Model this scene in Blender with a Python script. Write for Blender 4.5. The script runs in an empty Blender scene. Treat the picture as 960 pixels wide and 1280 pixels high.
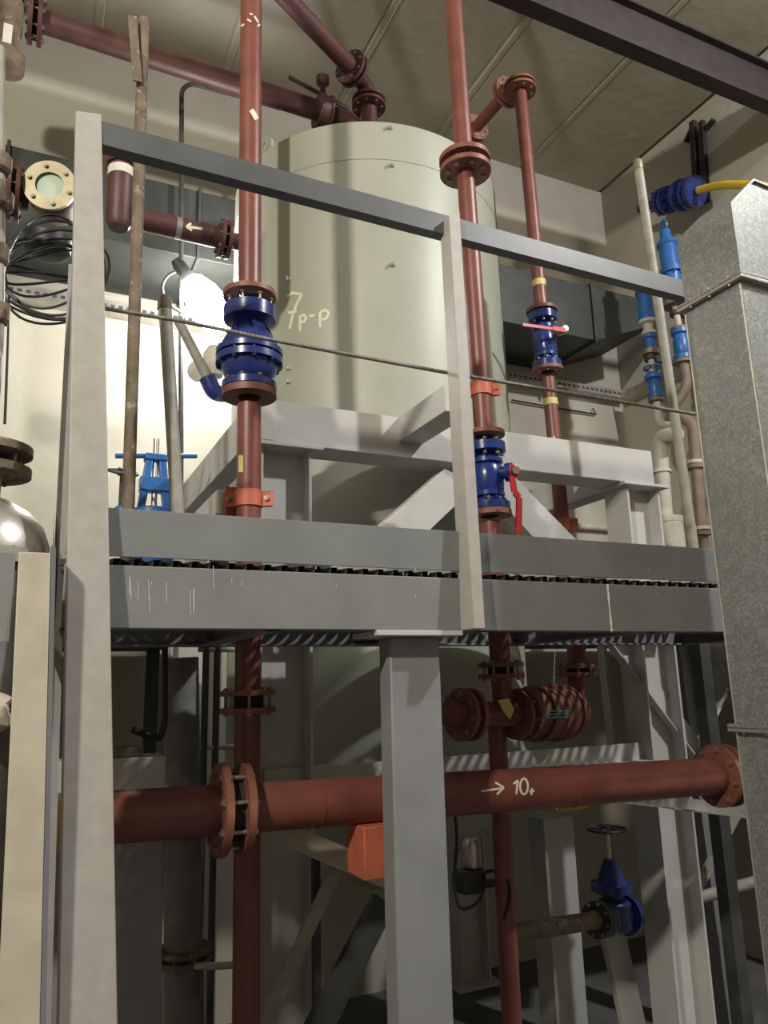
import bpy, bmesh, math, random
from mathutils import Vector, Matrix
random.seed(7)
V = Vector
scene = bpy.context.scene
COL = scene.collection

# ------------------------------------------------------------------ camera
F = 960.0
YAW, PITCH, ROLL = math.radians(25.4), math.radians(12.7), math.radians(-1.55)
fwd = V((math.sin(YAW)*math.cos(PITCH), math.cos(YAW)*math.cos(PITCH), math.sin(PITCH)))
rt0 = V((math.cos(YAW), -math.sin(YAW), 0)); up0 = rt0.cross(fwd)
rt = rt0*math.cos(ROLL)+up0*math.sin(ROLL); up = -rt0*math.sin(ROLL)+up0*math.cos(ROLL)
EYE = V((0, 0, 1.6))
cd = bpy.data.cameras.new('camera'); cam = bpy.data.objects.new('camera', cd); COL.objects.link(cam)
cd.sensor_width = 36; cd.sensor_fit = 'AUTO'; cd.lens = 36*F/1280; cd.clip_start = .05
cam.matrix_world = Matrix(((rt.x, up.x, -fwd.x, EYE.x), (rt.y, up.y, -fwd.y, EYE.y), (rt.z, up.z, -fwd.z, EYE.z), (0, 0, 0, 1)))
scene.camera = cam
# ------------------------------------------------------------------ world, light, exposure
w = bpy.data.worlds.new('world'); scene.world = w; w.use_nodes = True
w.node_tree.nodes['Background'].inputs[0].default_value = (.9, .85, .75, 1)
w.node_tree.nodes['Background'].inputs[1].default_value = 0
scene.view_settings.view_transform = 'Standard'; scene.view_settings.look = 'None'
scene.view_settings.exposure = -0.3; scene.view_settings.gamma = 1; scene.view_settings.use_curve_mapping = False
def lamp(name, loc, target, power, size, col, spread=180):
    l = bpy.data.lights.new(name, 'AREA'); l.shape = 'DISK'; l.size = size; l.energy = power; l.color = col
    l.spread = math.radians(spread)
    o = bpy.data.objects.new(name, l); COL.objects.link(o); o.location = loc
    o.rotation_euler = (V(target)-V(loc)).to_track_quat('-Z', 'Y').to_euler(); return o
# two hall lamps outside the picture: each throws shadows seen in the photograph (riser and valve on the tank; stub beam and duct on the fascia)
lamp('hall_lamp_right_offscreen', (5.3, -.8, 6.95), (1.4, 3.2, 2.2), 410, .2, (.98, .97, .96))
lamp('hall_lamp_left_offscreen', (-3.2, -1.39, 5.5), (1.8, 3.6, 3.2), 420, .3, (1.0, .93, .78))

# ------------------------------------------------------------------ materials
MAT = {}
def nodes(name):
    m = bpy.data.materials.new(name); m.use_nodes = True
    nt = m.node_tree; return m, nt, nt.nodes['Principled BSDF']
def mat(name, col, rough=.5, metal=0, var=.15, scale=8, bump=.02, bscale=60, wear=None, wearcut=.62, wscale=14, stretch=None):
    """painted or bare surface: tone variation, fine relief and optional wear patches"""
    m, nt, b = nodes(name); N = nt.nodes.new; L = nt.links.new
    tc = N('ShaderNodeTexCoord'); mp = N('ShaderNodeMapping'); L(tc.outputs['Object'], mp.inputs[0])
    if stretch: mp.inputs['Scale'].default_value = stretch
    n1 = N('ShaderNodeTexNoise'); n1.inputs['Scale'].default_value = scale; n1.inputs['Detail'].default_value = 5
    L(mp.outputs[0], n1.inputs['Vector'])
    r = N('ShaderNodeValToRGB'); L(n1.outputs['Fac'], r.inputs[0])
    r.color_ramp.elements[0].position = .3; r.color_ramp.elements[1].position = .72
    r.color_ramp.elements[0].color = tuple(c*(1-var) for c in col)+(1,)
    r.color_ramp.elements[1].color = tuple(min(1, c*(1+var)) for c in col)+(1,)
    out = r.outputs[0]
    if wear:
        n2 = N('ShaderNodeTexNoise'); n2.inputs['Scale'].default_value = wscale; n2.inputs['Detail'].default_value = 8
        n2.inputs['Roughness'].default_value = .7
        L(mp.outputs[0], n2.inputs['Vector'])
        r2 = N('ShaderNodeValToRGB'); L(n2.outputs['Fac'], r2.inputs[0])
        r2.color_ramp.elements[0].position = wearcut; r2.color_ramp.elements[1].position = wearcut+.05
        mx = N('ShaderNodeMix'); mx.data_type = 'RGBA'; L(r2.outputs[0], mx.inputs[0]); L(out, mx.inputs[6])
        mx.inputs[7].default_value = tuple(wear)+(1,); out = mx.outputs[2]
    L(out, b.inputs['Base Color'])
    b.inputs['Roughness'].default_value = rough; b.inputs['Metallic'].default_value = metal
    n3 = N('ShaderNodeTexNoise'); n3.inputs['Scale'].default_value = bscale; n3.inputs['Detail'].default_value = 4
    L(mp.outputs[0], n3.inputs['Vector'])
    bp = N('ShaderNodeBump'); bp.inputs['Strength'].default_value = bump; bp.inputs['Distance'].default_value = .02
    L(n3.outputs['Fac'], bp.inputs['Height']); L(bp.outputs[0], b.inputs['Normal'])
    MAT[name] = m; return m
mat('red', (.185, .058, .046), .4, var=.2, wear=(.27, .15, .12), wearcut=.7, wscale=9)
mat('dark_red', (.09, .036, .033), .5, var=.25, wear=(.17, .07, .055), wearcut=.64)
mat('flange_red', (.2, .075, .05), .5, var=.3, wear=(.05, .02, .018), wearcut=.62, wscale=22)
mat('orange', (.5, .13, .07), .5, wear=(.3, .08, .05), wearcut=.64)
mat('navy', (.02, .035, .17), .28, var=.2, wear=(.05, .08, .3), wearcut=.66)
mat('royal', (.012, .035, .19), .25, var=.2)
mat('sky_blue', (.03, .14, .42), .35, var=.2, wear=(.02, .07, .2), wearcut=.66)
mat('lever_red', (.5, .02, .025), .35)
mat('grey_paint', (.195, .2, .2), .5, var=.12, scale=5, wear=(.3, .3, .29), wearcut=.72, wscale=30)
mat('toe_paint', (.185, .195, .2), .5, var=.1, scale=5)
mat('post_paint', (.37, .35, .33), .5, var=.08, scale=20, bump=.03, bscale=260)
mat('column_paint', (.22, .225, .235), .5, var=.1, scale=6)
mat('rail_paint', (.09, .094, .1), .45, var=.12, scale=8)
mat('cream_paint', (.46, .42, .34), .55, var=.12, scale=10, wear=(.2, .15, .1), wearcut=.74, wscale=25)
mat('frame_white', (.5, .5, .48), .55, var=.08, scale=5, wear=(.4, .4, .36), wearcut=.72)
mat('tank_paint', (.37, .385, .32), .42, var=.05, scale=3, wear=(.33, .335, .27), wearcut=.66, wscale=5)
mat('dark_steel', (.045, .045, .045), .55, var=.35, wear=(.11, .1, .09), wearcut=.66)
mat('crane_paint', (.028, .02, .02), .6, var=.3, wear=(.13, .06, .045), wearcut=.66, wscale=6)
mat('rusty', (.16, .12, .085), .7, var=.35, scale=14, wear=(.3, .27, .22), wearcut=.58, wscale=20, bump=.2)
mat('pole_grey', (.3, .29, .25), .55, var=.2, scale=14, wear=(.2, .15, .1), wearcut=.66)
mat('bolt', (.3, .25, .2), .45, .6, var=.3, scale=40)
mat('steel', (.5, .48, .44), .35, .7, var=.2)
mat('rebar', (.22, .21, .19), .5, .4, var=.3, scale=40)
mat('black_rubber', (.012, .012, .013), .5, var=.3)
mat('yellow', (.62, .42, .03), .45)
mat('yellow_tag', (.6, .55, .2), .6)
mat('marker', (.75, .72, .55), .8, var=.1, scale=60)
mat('gasket', (.02, .018, .018), .8)
mat('brass', (.27, .24, .15), .45, .3, var=.25)
mat('label_white', (.7, .69, .62), .6)
mat('insulation', (.2, .195, .185), .8, var=.3, scale=10)
mat('white_pipe', (.5, .47, .4), .5, var=.2, wear=(.2, .16, .12), wearcut=.66)
mat('brown_pipe', (.2, .15, .12), .55, var=.25)
mat('plaster', (.46, .44, .37), .9, var=.12, scale=1.3, bump=.25, bscale=9, wear=(.38, .36, .3), wearcut=.66, wscale=2.2)
mat('ceiling_paint', (.5, .46, .38), .9, var=.14, scale=1.1, bump=.25, bscale=8, wear=(.58, .55, .48), wearcut=.64, wscale=1.6)
mat('concrete', (.13, .125, .115), .85, var=.25, scale=2, bump=.3, bscale=20)
mat('teal_label', (.05, .22, .24), .6)
mat('wood', (.22, .16, .1), .8, var=.3, scale=4, stretch=(1, 8, 8))
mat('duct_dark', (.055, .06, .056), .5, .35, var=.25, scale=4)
# galvanised sheet: spangle from Voronoi cells
m, nt, b = nodes('galvanised'); N = nt.nodes.new; L = nt.links.new
tc = N('ShaderNodeTexCoord'); vo = N('ShaderNodeTexVoronoi'); vo.inputs['Scale'].default_value = 150
nz = N('ShaderNodeTexNoise'); nz.inputs['Scale'].default_value = 26; nz.inputs['Detail'].default_value = 6
L(tc.outputs['Object'], vo.inputs['Vector']); L(tc.outputs['Object'], nz.inputs['Vector'])
sp = N('ShaderNodeSeparateColor'); L(vo.outputs['Color'], sp.inputs[0])
mm = N('ShaderNodeMath'); mm.operation = 'MULTIPLY'; L(sp.outputs[0], mm.inputs[0]); L(nz.outputs['Fac'], mm.inputs[1])
rr = N('ShaderNodeValToRGB'); L(mm.outputs[0], rr.inputs[0])
rr.color_ramp.elements[0].position = .1; rr.color_ramp.elements[0].color = (.25, .265, .255, 1)
rr.color_ramp.elements[1].position = .62; rr.color_ramp.elements[1].color = (.4, .41, .385, 1)
L(rr.outputs[0], b.inputs['Base Color']); b.inputs['Metallic'].default_value = .55
r3 = N('ShaderNodeMapRange'); L(sp.outputs[1], r3.inputs[0]); r3.inputs[3].default_value = .32; r3.inputs[4].default_value = .6
L(r3.outputs[0], b.inputs['Roughness']); MAT['galvanised'] = m
# sight glass and lamp bulb
m, nt, b = nodes('glass_disc'); b.inputs['Base Color'].default_value = (.5, .58, .5, 1); b.inputs['Roughness'].default_value = .12; MAT['glass_disc'] = m
m, nt, b = nodes('bulb'); b.inputs['Base Color'].default_value = (1, 1, 1, 1)
b.inputs['Emission Color'].default_value = (1, .97, .92, 1); b.inputs['Emission Strength'].default_value = 150; MAT['bulb'] = m

# ------------------------------------------------------------------ helpers
def ray(px, py): return fwd+rt*((px-480)/F)-up*((py-640)/F)
def at(px, py, Y): d = ray(px, py); return EYE+d*(Y/d.y)       # photo point carried out to the upright plane at Y
def atx(px, py, X): d = ray(px, py); return EYE+d*(X/d.x)
def atz(px, py, Z): d = ray(px, py); return EYE+d*((Z-1.6)/d.z)
def zof(px, py, Y): return at(px, py, Y).z
def basis(ax, hint=None):
    ax = V(ax).normalized(); h = V(hint) if hint else (V((0, 0, 1)) if abs(ax.z) < .9 else V((1, 0, 0)))
    u = (h-ax*h.dot(ax)).normalized(); return u, ax.cross(u), ax
class G:
    def __init__(s): s.v = []; s.f = []
    def add(s, vs, fs):
        k = len(s.v); s.v += [V(p) for p in vs]; s.f += [tuple(i+k for i in f) for f in fs]; return s
    def tube(s, pts, r, n=16, cap=True):
        pts = [V(p) for p in pts]; R = r if isinstance(r, (list, tuple)) else [r]*len(pts)
        t0 = (pts[1]-pts[0]).normalized(); u, v, _ = basis(t0); vs = []; m = len(pts)
        for i, p in enumerate(pts):
            t = (pts[min(i+1, m-1)]-pts[max(i-1, 0)]).normalized()
            u = (u-t*u.dot(t)).normalized(); v = t.cross(u)
            vs += [p+(u*math.cos(2*math.pi*k/n)+v*math.sin(2*math.pi*k/n))*R[i] for k in range(n)]
        fs = [(i*n+k, i*n+(k+1) % n, (i+1)*n+(k+1) % n, (i+1)*n+k) for i in range(m-1) for k in range(n)]
        if cap: fs += [tuple(range(n))[::-1], tuple(range((m-1)*n, m*n))]
        return s.add(vs, fs)
    def lathe(s, o, ax, prof, n=28, cap=True):
        u, v, a = basis(ax); o = V(o)
        pr = [(t, max(r, .0004)) for t, r in prof]; m = len(pr)
        vs = [o+a*t+(u*math.cos(2*math.pi*k/n)+v*math.sin(2*math.pi*k/n))*r for t, r in pr for k in range(n)]
        fs = [(i*n+k, i*n+(k+1) % n, (i+1)*n+(k+1) % n, (i+1)*n+k) for i in range(m-1) for k in range(n)]
        if cap: fs += [tuple(range(n))[::-1], tuple(range((m-1)*n, m*n))]
        return s.add(vs, fs)
    def ring(s, o, ax, ri, ro, t, n=28):   # disc with a bore, thickness t from o along ax
        s.lathe(o, ax, [(0, ri), (0, ro), (t, ro), (t, ri), (0, ri)], n, cap=False); return s
    def box(s, a, b2):
        a, b2 = V(a), V(b2); x0, x1 = sorted((a.x, b2.x)); y0, y1 = sorted((a.y, b2.y)); z0, z1 = sorted((a.z, b2.z))
        return s.hexa([(x0, y0, z0), (x1, y0, z0), (x1, y1, z0), (x0, y1, z0)], [(x0, y0, z1), (x1, y0, z1), (x1, y1, z1), (x0, y1, z1)])
    def hexa(s, lo, hi):
        n = len(lo)
        return s.add(list(lo)+list(hi), [tuple(range(n))[::-1], tuple(range(n, 2*n))]+[(i, (i+1) % n, n+(i+1) % n, n+i) for i in range(n)])
    def extr(s, poly, vec): return s.hexa(poly, [V(p)+V(vec) for p in poly])
    def prof(s, pts, a, b2, xd):           # 2D profile swept from a to b2, profile x along xd
        a, b2 = V(a), V(b2); u, v, _ = basis(b2-a, xd)
        return s.hexa([a+u*x+v*y for x, y in pts], [b2+u*x+v*y for x, y in pts])
    def bar(s, a, b2, wd, ht, xd): return s.prof([(-wd/2, -ht/2), (wd/2, -ht/2), (wd/2, ht/2), (-wd/2, ht/2)], a, b2, xd)
def P_I(h, wd, tf, tw):
    h, wd = h/2, wd/2; t = tw/2
    return [(-h, -wd), (-h+tf, -wd), (-h+tf, -t), (h-tf, -t), (h-tf, -wd), (h, -wd), (h, wd), (h-tf, wd), (h-tf, t), (-h+tf, t), (-h+tf, wd), (-h, wd)]
def P_L(a, b2, t): return [(0, 0), (a, 0), (a, t), (t, t), (t, b2), (0, b2)]
def fillet(pts, rad, n=7):
    pts = [V(p) for p in pts]; out = [pts[0]]
    for i in range(1, len(pts)-1):
        p = pts[i]; a = (pts[i-1]-p); b2 = (pts[i+1]-p); r = min(rad, a.length*.49, b2.length*.49)
        A = p+a.normalized()*r; B = p+b2.normalized()*r
        out += [A*(1-t)**2+p*2*t*(1-t)+B*t*t for t in [k/n for k in range(n+1)]]
    return out+[pts[-1]]
ORG = {}
def link(o, parent, org):
    COL.objects.link(o)
    if parent: o.parent = parent
    ORG[o] = V(org)
def obj(name, g, m, parent=None, org=None, smooth=True, bev=0):
    base = ORG[parent] if parent else (V(org) if org else sum(g.v, V())/len(g.v))
    if not parent and org is None: base = V((base.x, base.y, min(p.z for p in g.v)))
    me = bpy.data.meshes.new(name); me.from_pydata([p-base for p in g.v], [], g.f)
    bm = bmesh.new(); bm.from_mesh(me); bmesh.ops.recalc_face_normals(bm, faces=bm.faces); bm.to_mesh(me); bm.free()
    me.materials.append(MAT[m]); o = bpy.data.objects.new(name, me)
    if smooth:
        me.shade_smooth() if hasattr(me, 'shade_smooth') else None
        me.set_sharp_from_angle(angle=math.radians(35))
    link(o, parent, base)
    if not parent: o.location = base
    if bev:
        md = o.modifiers.new('bevel', 'BEVEL'); md.width = bev; md.segments = 2; md.limit_method = 'ANGLE'
    return o
def tag(o, label, cat, group=None):
    o['label'] = label; o['category'] = cat
    if group: o['group'] = group
    return o
def thing(name, label, cat, loc, group=None):
    o = bpy.data.objects.new(name, None); link(o, None, loc); o.location = loc; o.empty_display_size = .1
    return tag(o, label, cat, group)
def struct(o): o['kind'] = 'structure'; return o
BM = {}
def bolt(parent, c, ax, r=.012, ln=.06, m='bolt'):
    key = (r, round(ln, 3), m)
    if key not in BM:
        g = G(); g.lathe((0, 0, -ln/2-r*.7), (0, 0, 1), [(0, r), (r*.8, r)], 6); g.lathe((0, 0, -ln/2-r), (0, 0, 1), [(0, r*.5), (ln+2*r, r*.5)], 8)
        g.lathe((0, 0, ln/2-r*.1), (0, 0, 1), [(0, r), (r*.8, r)], 6)
        me = bpy.data.meshes.new('bolt'); me.from_pydata(g.v, [], g.f); me.materials.append(MAT[m]); BM[key] = me
    o = bpy.data.objects.new('bolt', BM[key]); link(o, parent, c)
    q = V((0, 0, 1)).rotation_difference(V(ax).normalized()).to_matrix().to_4x4(); q.translation = V(c)-ORG[parent]
    o.matrix_local = q; return o
def flange(t, c, ax, ri, ro, th=.02, m='flange_red', hub=True):
    c = V(c); a = V(ax).normalized(); g = G(); g.ring(c, a, ri, ro, th)
    o = obj('flange', g, m, t); return o
def bolts(t, c, ax, rad, nb, ln, r=.011, ph=0.2, m='bolt'):
    u, v, a = basis(ax)
    for k in range(nb):
        an = 2*math.pi*k/nb+ph; bolt(t, V(c)+(u*math.cos(an)+v*math.sin(an))*rad, a, r, ln, m)
def pair(t, c, ax, rp, ro, th=.02, gap=.022, nb=8, m='flange_red', r=.011, ph=.2):
    """two bolted flanges with a gasket between, centred on c"""
    a = V(ax).normalized(); c = V(c)
    flange(t, c+a*(gap/2), a, rp*.98, ro, th, m); flange(t, c-a*(gap/2+th), a, rp*.98, ro, th, m)
    g = G(); g.lathe(c-a*(gap/2), a, [(0, rp*1.25), (gap, rp*1.25)]); obj('gasket', g, 'gasket', t)
    bolts(t, c, a, (rp+ro)/2+.006, nb, gap+2*th, r, ph)
def strokes(parent, lines, surf, wpx, m='marker', name='painted_mark'):
    """hand-painted strokes lying on a surface: flat ribbons with a little body"""
    g = G()
    for ln in lines:
        pts = []
        for (x0, y0), (x1, y1) in zip(ln, ln[1:]):
            for k in range(5): pts.append((x0+(x1-x0)*k/5, y0+(y1-y0)*k/5))
        pts.append(ln[-1]); vs = []
        for i, (x, y) in enumerate(pts):
            x0, y0 = pts[max(0, i-1)]; x1, y1 = pts[min(len(pts)-1, i+1)]
            d = math.hypot(x1-x0, y1-y0) or 1; nx, ny = -(y1-y0)/d*wpx/2, (x1-x0)/d*wpx/2
            vs += [surf(x+nx, y+ny), surf(x-nx, y-ny)]
        g.add(vs, [(2*i, 2*i+1, 2*i+3, 2*i+2) for i in range(len(pts)-1)])
    return obj(name, g, m, parent, smooth=False)
def on_cyl(o, ax, R, off=.0015):
    o = V(o); a = V(ax).normalized()
    def hit(px, py):
        d = ray(px, py).normalized(); w0 = EYE-o; dp = d-a*d.dot(a); wp = w0-a*w0.dot(a)
        A = dp.dot(dp); B = 2*dp.dot(wp); Cc = wp.dot(wp)-(R+off)**2; D = max(0, B*B-4*A*Cc)
        return EYE+d*((-B-math.sqrt(D))/(2*A))
    return hit

# ------------------------------------------------------------------ setting
XL, XR, YF, YB, ZC, FZ = -4.0, 5.74, -4.0, 6.0, 7.1, -.7
struct(obj('floor', G().box((XL, YF, FZ-.15), (XR, YB, FZ)), 'concrete', smooth=False))
struct(obj('wall_back', G().box((XL, YB, FZ), (XR, YB+.2, ZC)), 'plaster', smooth=False))
struct(obj('wall_right', G().box((XR, YF, FZ), (XR+.2, YB+.2, ZC)), 'plaster', smooth=False))
struct(obj('wall_left', G().box((XL-.2, YF, FZ), (XL, YB+.2, ZC)), 'plaster', smooth=False))
struct(obj('wall_front', G().box((XL-.2, YF-.2, FZ), (XR+.2, YF, ZC)), 'plaster', smooth=False))
ceil = struct(obj('ceiling', G().box((XL-.2, YF-.2, ZC+.03), (XR+.2, YB+.2, ZC+.25)), 'ceiling_paint', smooth=False))
x = XR
k = 0
while x > XL:
    x0 = max(XL, x-1.09); zb = ZC+random.uniform(-.012, .006)
    g = G(); poly = [(x0+.012, ZC+.03), (x0+.03, ZC+.004), (x0+.05, zb), (x-.05, zb), (x-.03, ZC+.004), (x-.012, ZC+.03)]
    g.extr([(p[0], YF, p[1]) for p in poly], (0, YB-YF, 0)); obj('ceiling_slab', g, 'ceiling_paint', ceil, smooth=False)
    g = G(); g.extr([(x0-.045, YF, ZC+.012), (x0-.02, YF, ZC-.012), (x0+.02, YF, ZC-.012), (x0+.045, YF, ZC+.012)], (0, YB-YF, 0))
    if x0 > XL+.1: obj('mortar_joint', g, 'ceiling_paint', ceil, smooth=False)
    x -= 1.1
# ------------------------------------------------------------------ storage tank
TC = V((2.161, 4.73, 0)); TR = .976; TZ0, TZ1 = .95, 5.115
t = thing('storage_tank', 'big pale grey-green cylindrical tank with painted 7 on its shell', 'tank', (TC.x, TC.y, TZ0))
g = G(); g.lathe((TC.x, TC.y, TZ0), (0, 0, 1), [(0, TR), (.02, TR+.001)]+[(k, TR) for k in (1, 2, 3, TZ1-TZ0-.014)]+[(TZ1-TZ0, TR-.012)], 96); obj('shell', g, 'tank_paint', t)
g = G(); g.lathe((TC.x, TC.y, TZ1-.012), (0, 0, 1), [(0, TR-.01), (.03, TR*.9), (.09, TR*.6), (.12, TR*.2), (.122, .0)], 64, False); obj('top_head', g, 'tank_paint', t)
g = G(); g.lathe((TC.x, TC.y, TZ0+.001), (0, 0, -1), [(0, TR), (.14, TR*.86), (.5, TR*.3), (.58, .08), (.8, .08)], 64); obj('bottom_cone', g, 'tank_paint', t)
tk = on_cyl(TC, (0, 0, 1), TR)
for zz in (4.83, 2.5):
    g = G(); g.ring((TC.x, TC.y, zz), (0, 0, 1), TR-.004, TR+.003, .008, 96); obj('weld_seam', g, 'tank_paint', t)
for px, py in ((487, 160), (489, 207), (490, 331), (361, 349), (361, 477), (503, 602), (361, 460)):
    p = tk(px, py); n = V((p.x-TC.x, p.y-TC.y, 0)).normalized(); s = n.cross(V((0, 0, 1)))
    g = G(); g.bar(p-n*.002, p+n*.03, .022, .004, (0, 0, 1)); g.bar(p-s*.016+n*.002, p+s*.016+n*.002, .012, .02, n); obj('insulation_clip', g, 'tank_paint', t, smooth=False)
for an in (200, 305, 90):
    a = math.radians(an); n = V((math.cos(a), math.sin(a), 0)); p = TC+n*(TR-.05)+V((0, 0, TZ1+.02)); s = n.cross(V((0, 0, 1)))
    g = G(); pts = [(.07*math.cos(q), .05+.06*math.sin(q)) for q in [math.pi*k/10 for k in range(11)]]+[(-.07, -.06), (.07, -.06)]
    g.extr([p+s*a2+V((0, 0, b2)) for a2, b2 in pts], n*.015); g.ring(p-n*.006+V((0, 0, .05)), n, .02, .045, .027, 16); obj('lifting_lug', g, 'tank_paint', t)
strokes(t, [[(358, 371), (366, 366), (377, 368)], [(377, 368), (370, 382), (365, 397), (362, 411)], [(360, 391), (371, 389)],
            [(375, 413), (375, 395)], [(375, 396), (380, 393), (383, 397), (380, 402), (375, 403)], [(386, 395), (393, 394)],
            [(400, 409), (400, 390)], [(400, 391), (406, 387), (411, 391), (408, 398), (400, 400)]], tk, 3.2)

# ------------------------------------------------------------------ tank support frame
FY = 3.45
t = thing('tank_support_frame', 'white steel support frame of box beams and braces around the tank', 'frame', (2.3, FY, FZ))
zt, zb = 2.985, 2.765
xl, xr = at(340, 505, FY).x, at(815, 572, FY).x
obj('front_beam', G().box((xl, FY, zb), (xr, FY+.2, zt)), 'frame_white', t, bev=.005)
obj('side_beam', G().box((xl-.1, FY-.002, zb+.01), (xl+.02, 5.75, zt-.002)), 'frame_white', t, bev=.005)
obj('side_beam', G().box((3.30, FY+.2, zb), (3.45, 5.75, zt-.02)), 'frame_white', t, bev=.005)
obj('rear_beam', G().box((xl, 5.74, zb), (xr, 5.9, zt)), 'frame_white', t, bev=.005)
sx = at(497, 523, FY).x
obj('stub_beam', G().box((sx, 2.95, 2.845), (sx+.14, FY, 2.978)), 'frame_white', t, bev=.004)
def brace(q, d=.1, Y=FY+.002, name='brace', m='frame_white'): obj(name, G().extr([at(px, py, Y) for px, py in q], (0, d, 0)), m, t, bev=.004)
brace([(556, 586), (398, 727), (470, 727), (598, 605)]); brace([(590, 588), (636, 588), (767, 722), (712, 722)])
obj('lower_beam', G().box((xl, FY, 1.84), (xr, FY+.16, 1.96)), 'frame_white', t, bev=.004)
for cx in (at(359, 600, FY).x, 3.41):
    for Yc in (3.56, 5.82):
        g = G(); g.prof(P_I(.26, .2, .014, .012), (cx, Yc, FZ), (cx, Yc, zb-.02), (1, 0, 0)); c0 = obj('column', g, 'frame_white', t)
        obj('cap_plate', G().box((cx-.18, Yc-.14, zb-.02), (cx+.18, Yc+.14, zb)), 'frame_white', t, bev=.003)
        obj('base_plate', G().box((cx-.2, Yc-.17, FZ), (cx+.2, Yc+.17, FZ+.02)), 'frame_white', t, bev=.003)
obj('clamp_bracket', G().box((at(271, 625, 3.1).x, 3.1, at(275, 642, 3.1).z), (at(286, 625, 3.1).x, FY+.1, at(275, 612, 3.1).z)), 'frame_white', t, bev=.003)
zl = zof(330, 965, FY)
g = G(); g.prof(P_L(.1, .08, .008), (xl, FY+.09, zl-.1), (3.28, FY+.09, zl-.1), (0, 0, 1)); obj('tie_angle', g, 'frame_white', t)
def dbar(a, b2, Y, wd, d, m='frame_white', name='brace'):
    g = G(); g.prof(P_L(wd, d, .008), at(*a, Y), at(*b2, Y), (at(*b2, Y)-at(*a, Y)).cross(V((0, 1, 0)))); obj(name, g, m, t)
dbar((745, 790), (868, 955), FY+.1, .13, .06); dbar((745, 800), (760, 940), FY+.3, .07, .06); dbar((900, 860), (868, 930), FY+.3, .07, .06)

# ------------------------------------------------------------------ platform
PY0, PY1 = 2.3, 3.3
PX0, PX1 = .0, 3.42
t = thing('steel_platform', 'grey painted steel platform with expanded metal deck, toe board and guard rail', 'platform', (1.5, 2.8, FZ))
zf0, zf1, zt0, zt1 = 1.776, 1.957, 1.982, 2.124
def chan(y, s, x0, x1, z0, z1, fl=.07, th=.009):
    g = G(); p = [(0, 0), (fl, 0), (fl, th), (th, th), (th, z1-z0-th), (fl, z1-z0-th), (fl, z1-z0), (0, z1-z0)]
    g.hexa([(x0, y+s*a, z0+b2) for a, b2 in p], [(x1, y+s*a, z0+b2) for a, b2 in p]); return g
wx = at(762, 760, PY0).x; sxm = at(688, 690, PY0).x
obj('fascia_channel', chan(PY0, 1, PX0+.1, wx-.002, zf0, zf1), 'grey_paint', t, bev=.003)
obj('fascia_channel', chan(PY0, 1, wx+.002, PX1, zf0, zf1), 'grey_paint', t, bev=.003)
g = G(); g.tube([(wx, PY0-.001, zf0+.001+k*.018+random.uniform(-.003, .003)) for k in range(11)], [random.uniform(.003, .007) for k in range(11)], 6); obj('weld_bead', g, 'frame_white', t)
obj('toe_board', G().box((PX0+.1, PY0, zt0), (sxm-.001, PY0+.006, zt1)), 'toe_paint', t, bev=.0015)
obj('toe_board', G().box((sxm+.001, PY0+.001, zt0), (PX1, PY0+.007, zt1)), 'toe_paint', t, bev=.0015)
obj('rear_channel', chan(PY1, -1, PX0+.06, PX1, zf0, zf1), 'grey_paint', t, bev=.003)
for X in (.16, .74, 1.5, 2.3, PX1-.01):
    obj('cross_channel', G().box((X, PY0+.01, zf0+.002), (X+.01, PY1-.01, zf1-.01)), 'grey_paint', t); obj('cross_flange', G().box((X-.055, PY0+.01, zf0), (X, PY1-.01, zf0+.008)), 'grey_paint', t)
# expanded metal sheet
holes = [(.805, 3.0, .11), (1.97, 3.0, .13), (at(160, 640, 3.2).x, 3.2, .06)]
g = G(); dx, dy = .056, .13
ny = int((PY1-PY0-.02)/(dy/2)); nx = int((PX1-.03+.4-PX0)/dx)
for j in range(ny):
    y0 = PY0+.01+j*dy/2; y1 = y0+dy/2
    for i in range(nx):
        for s in (0, 1):
            xa = PX0-.38+i*dx; xb = xa+dx/2; xc = xa+dx
            a, b2 = ((xa, xb) if (j+s) % 2 == 0 else (xb, xa)) if s == 0 else ((xb, xc) if j % 2 == 1 else (xc, xb))
            if a < PX0+.11: continue
            if any((a-hx)**2+(y0-hy)**2 < hr*hr for hx, hy, hr in holes): continue
            z0 = zf1+.001; th = .009
            p = [(a-th, y0, z0), (a+th, y0, z0), (a+th+.005, y0, z0+.02), (a-th+.005, y0, z0+.02)]
            q = [(b2-th, y1, z0), (b2+th, y1, z0), (b2+th+.005, y1, z0+.02), (b2-th+.005, y1, z0+.02)]
            g.hexa(p, q)
o = obj('expanded_metal_deck', g, 'dark_steel', t, smooth=False); o['kind'] = 'stuff'
cx0, cx1 = at(491, 900, 2.36).x, at(553.5, 900, 2.36).x
cb0, cb1 = at(497, 1280, 2.36), at(566, 1280, 2.36)
k = cb0.z/(1.7-cb0.z)
g = G(); g.hexa([(cb0.x, 2.36, FZ), (cb1.x, 2.36, FZ), (cb1.x, 2.45, FZ), (cb0.x, 2.45, FZ)], [(cx0-.003, 2.36, zf0-.018), (cx1, 2.36, zf0-.018), (cx1, 2.45, zf0-.018), (cx0-.003, 2.45, zf0-.018)])
obj('support_column', g, 'column_paint', t, bev=.006)
obj('cap_plate', G().box((at(470, 790, 2.3).x, 2.29, zf0-.018), (at(577, 790, 2.3).x, 2.5, zf0)), 'frame_white', t, bev=.002)

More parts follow.
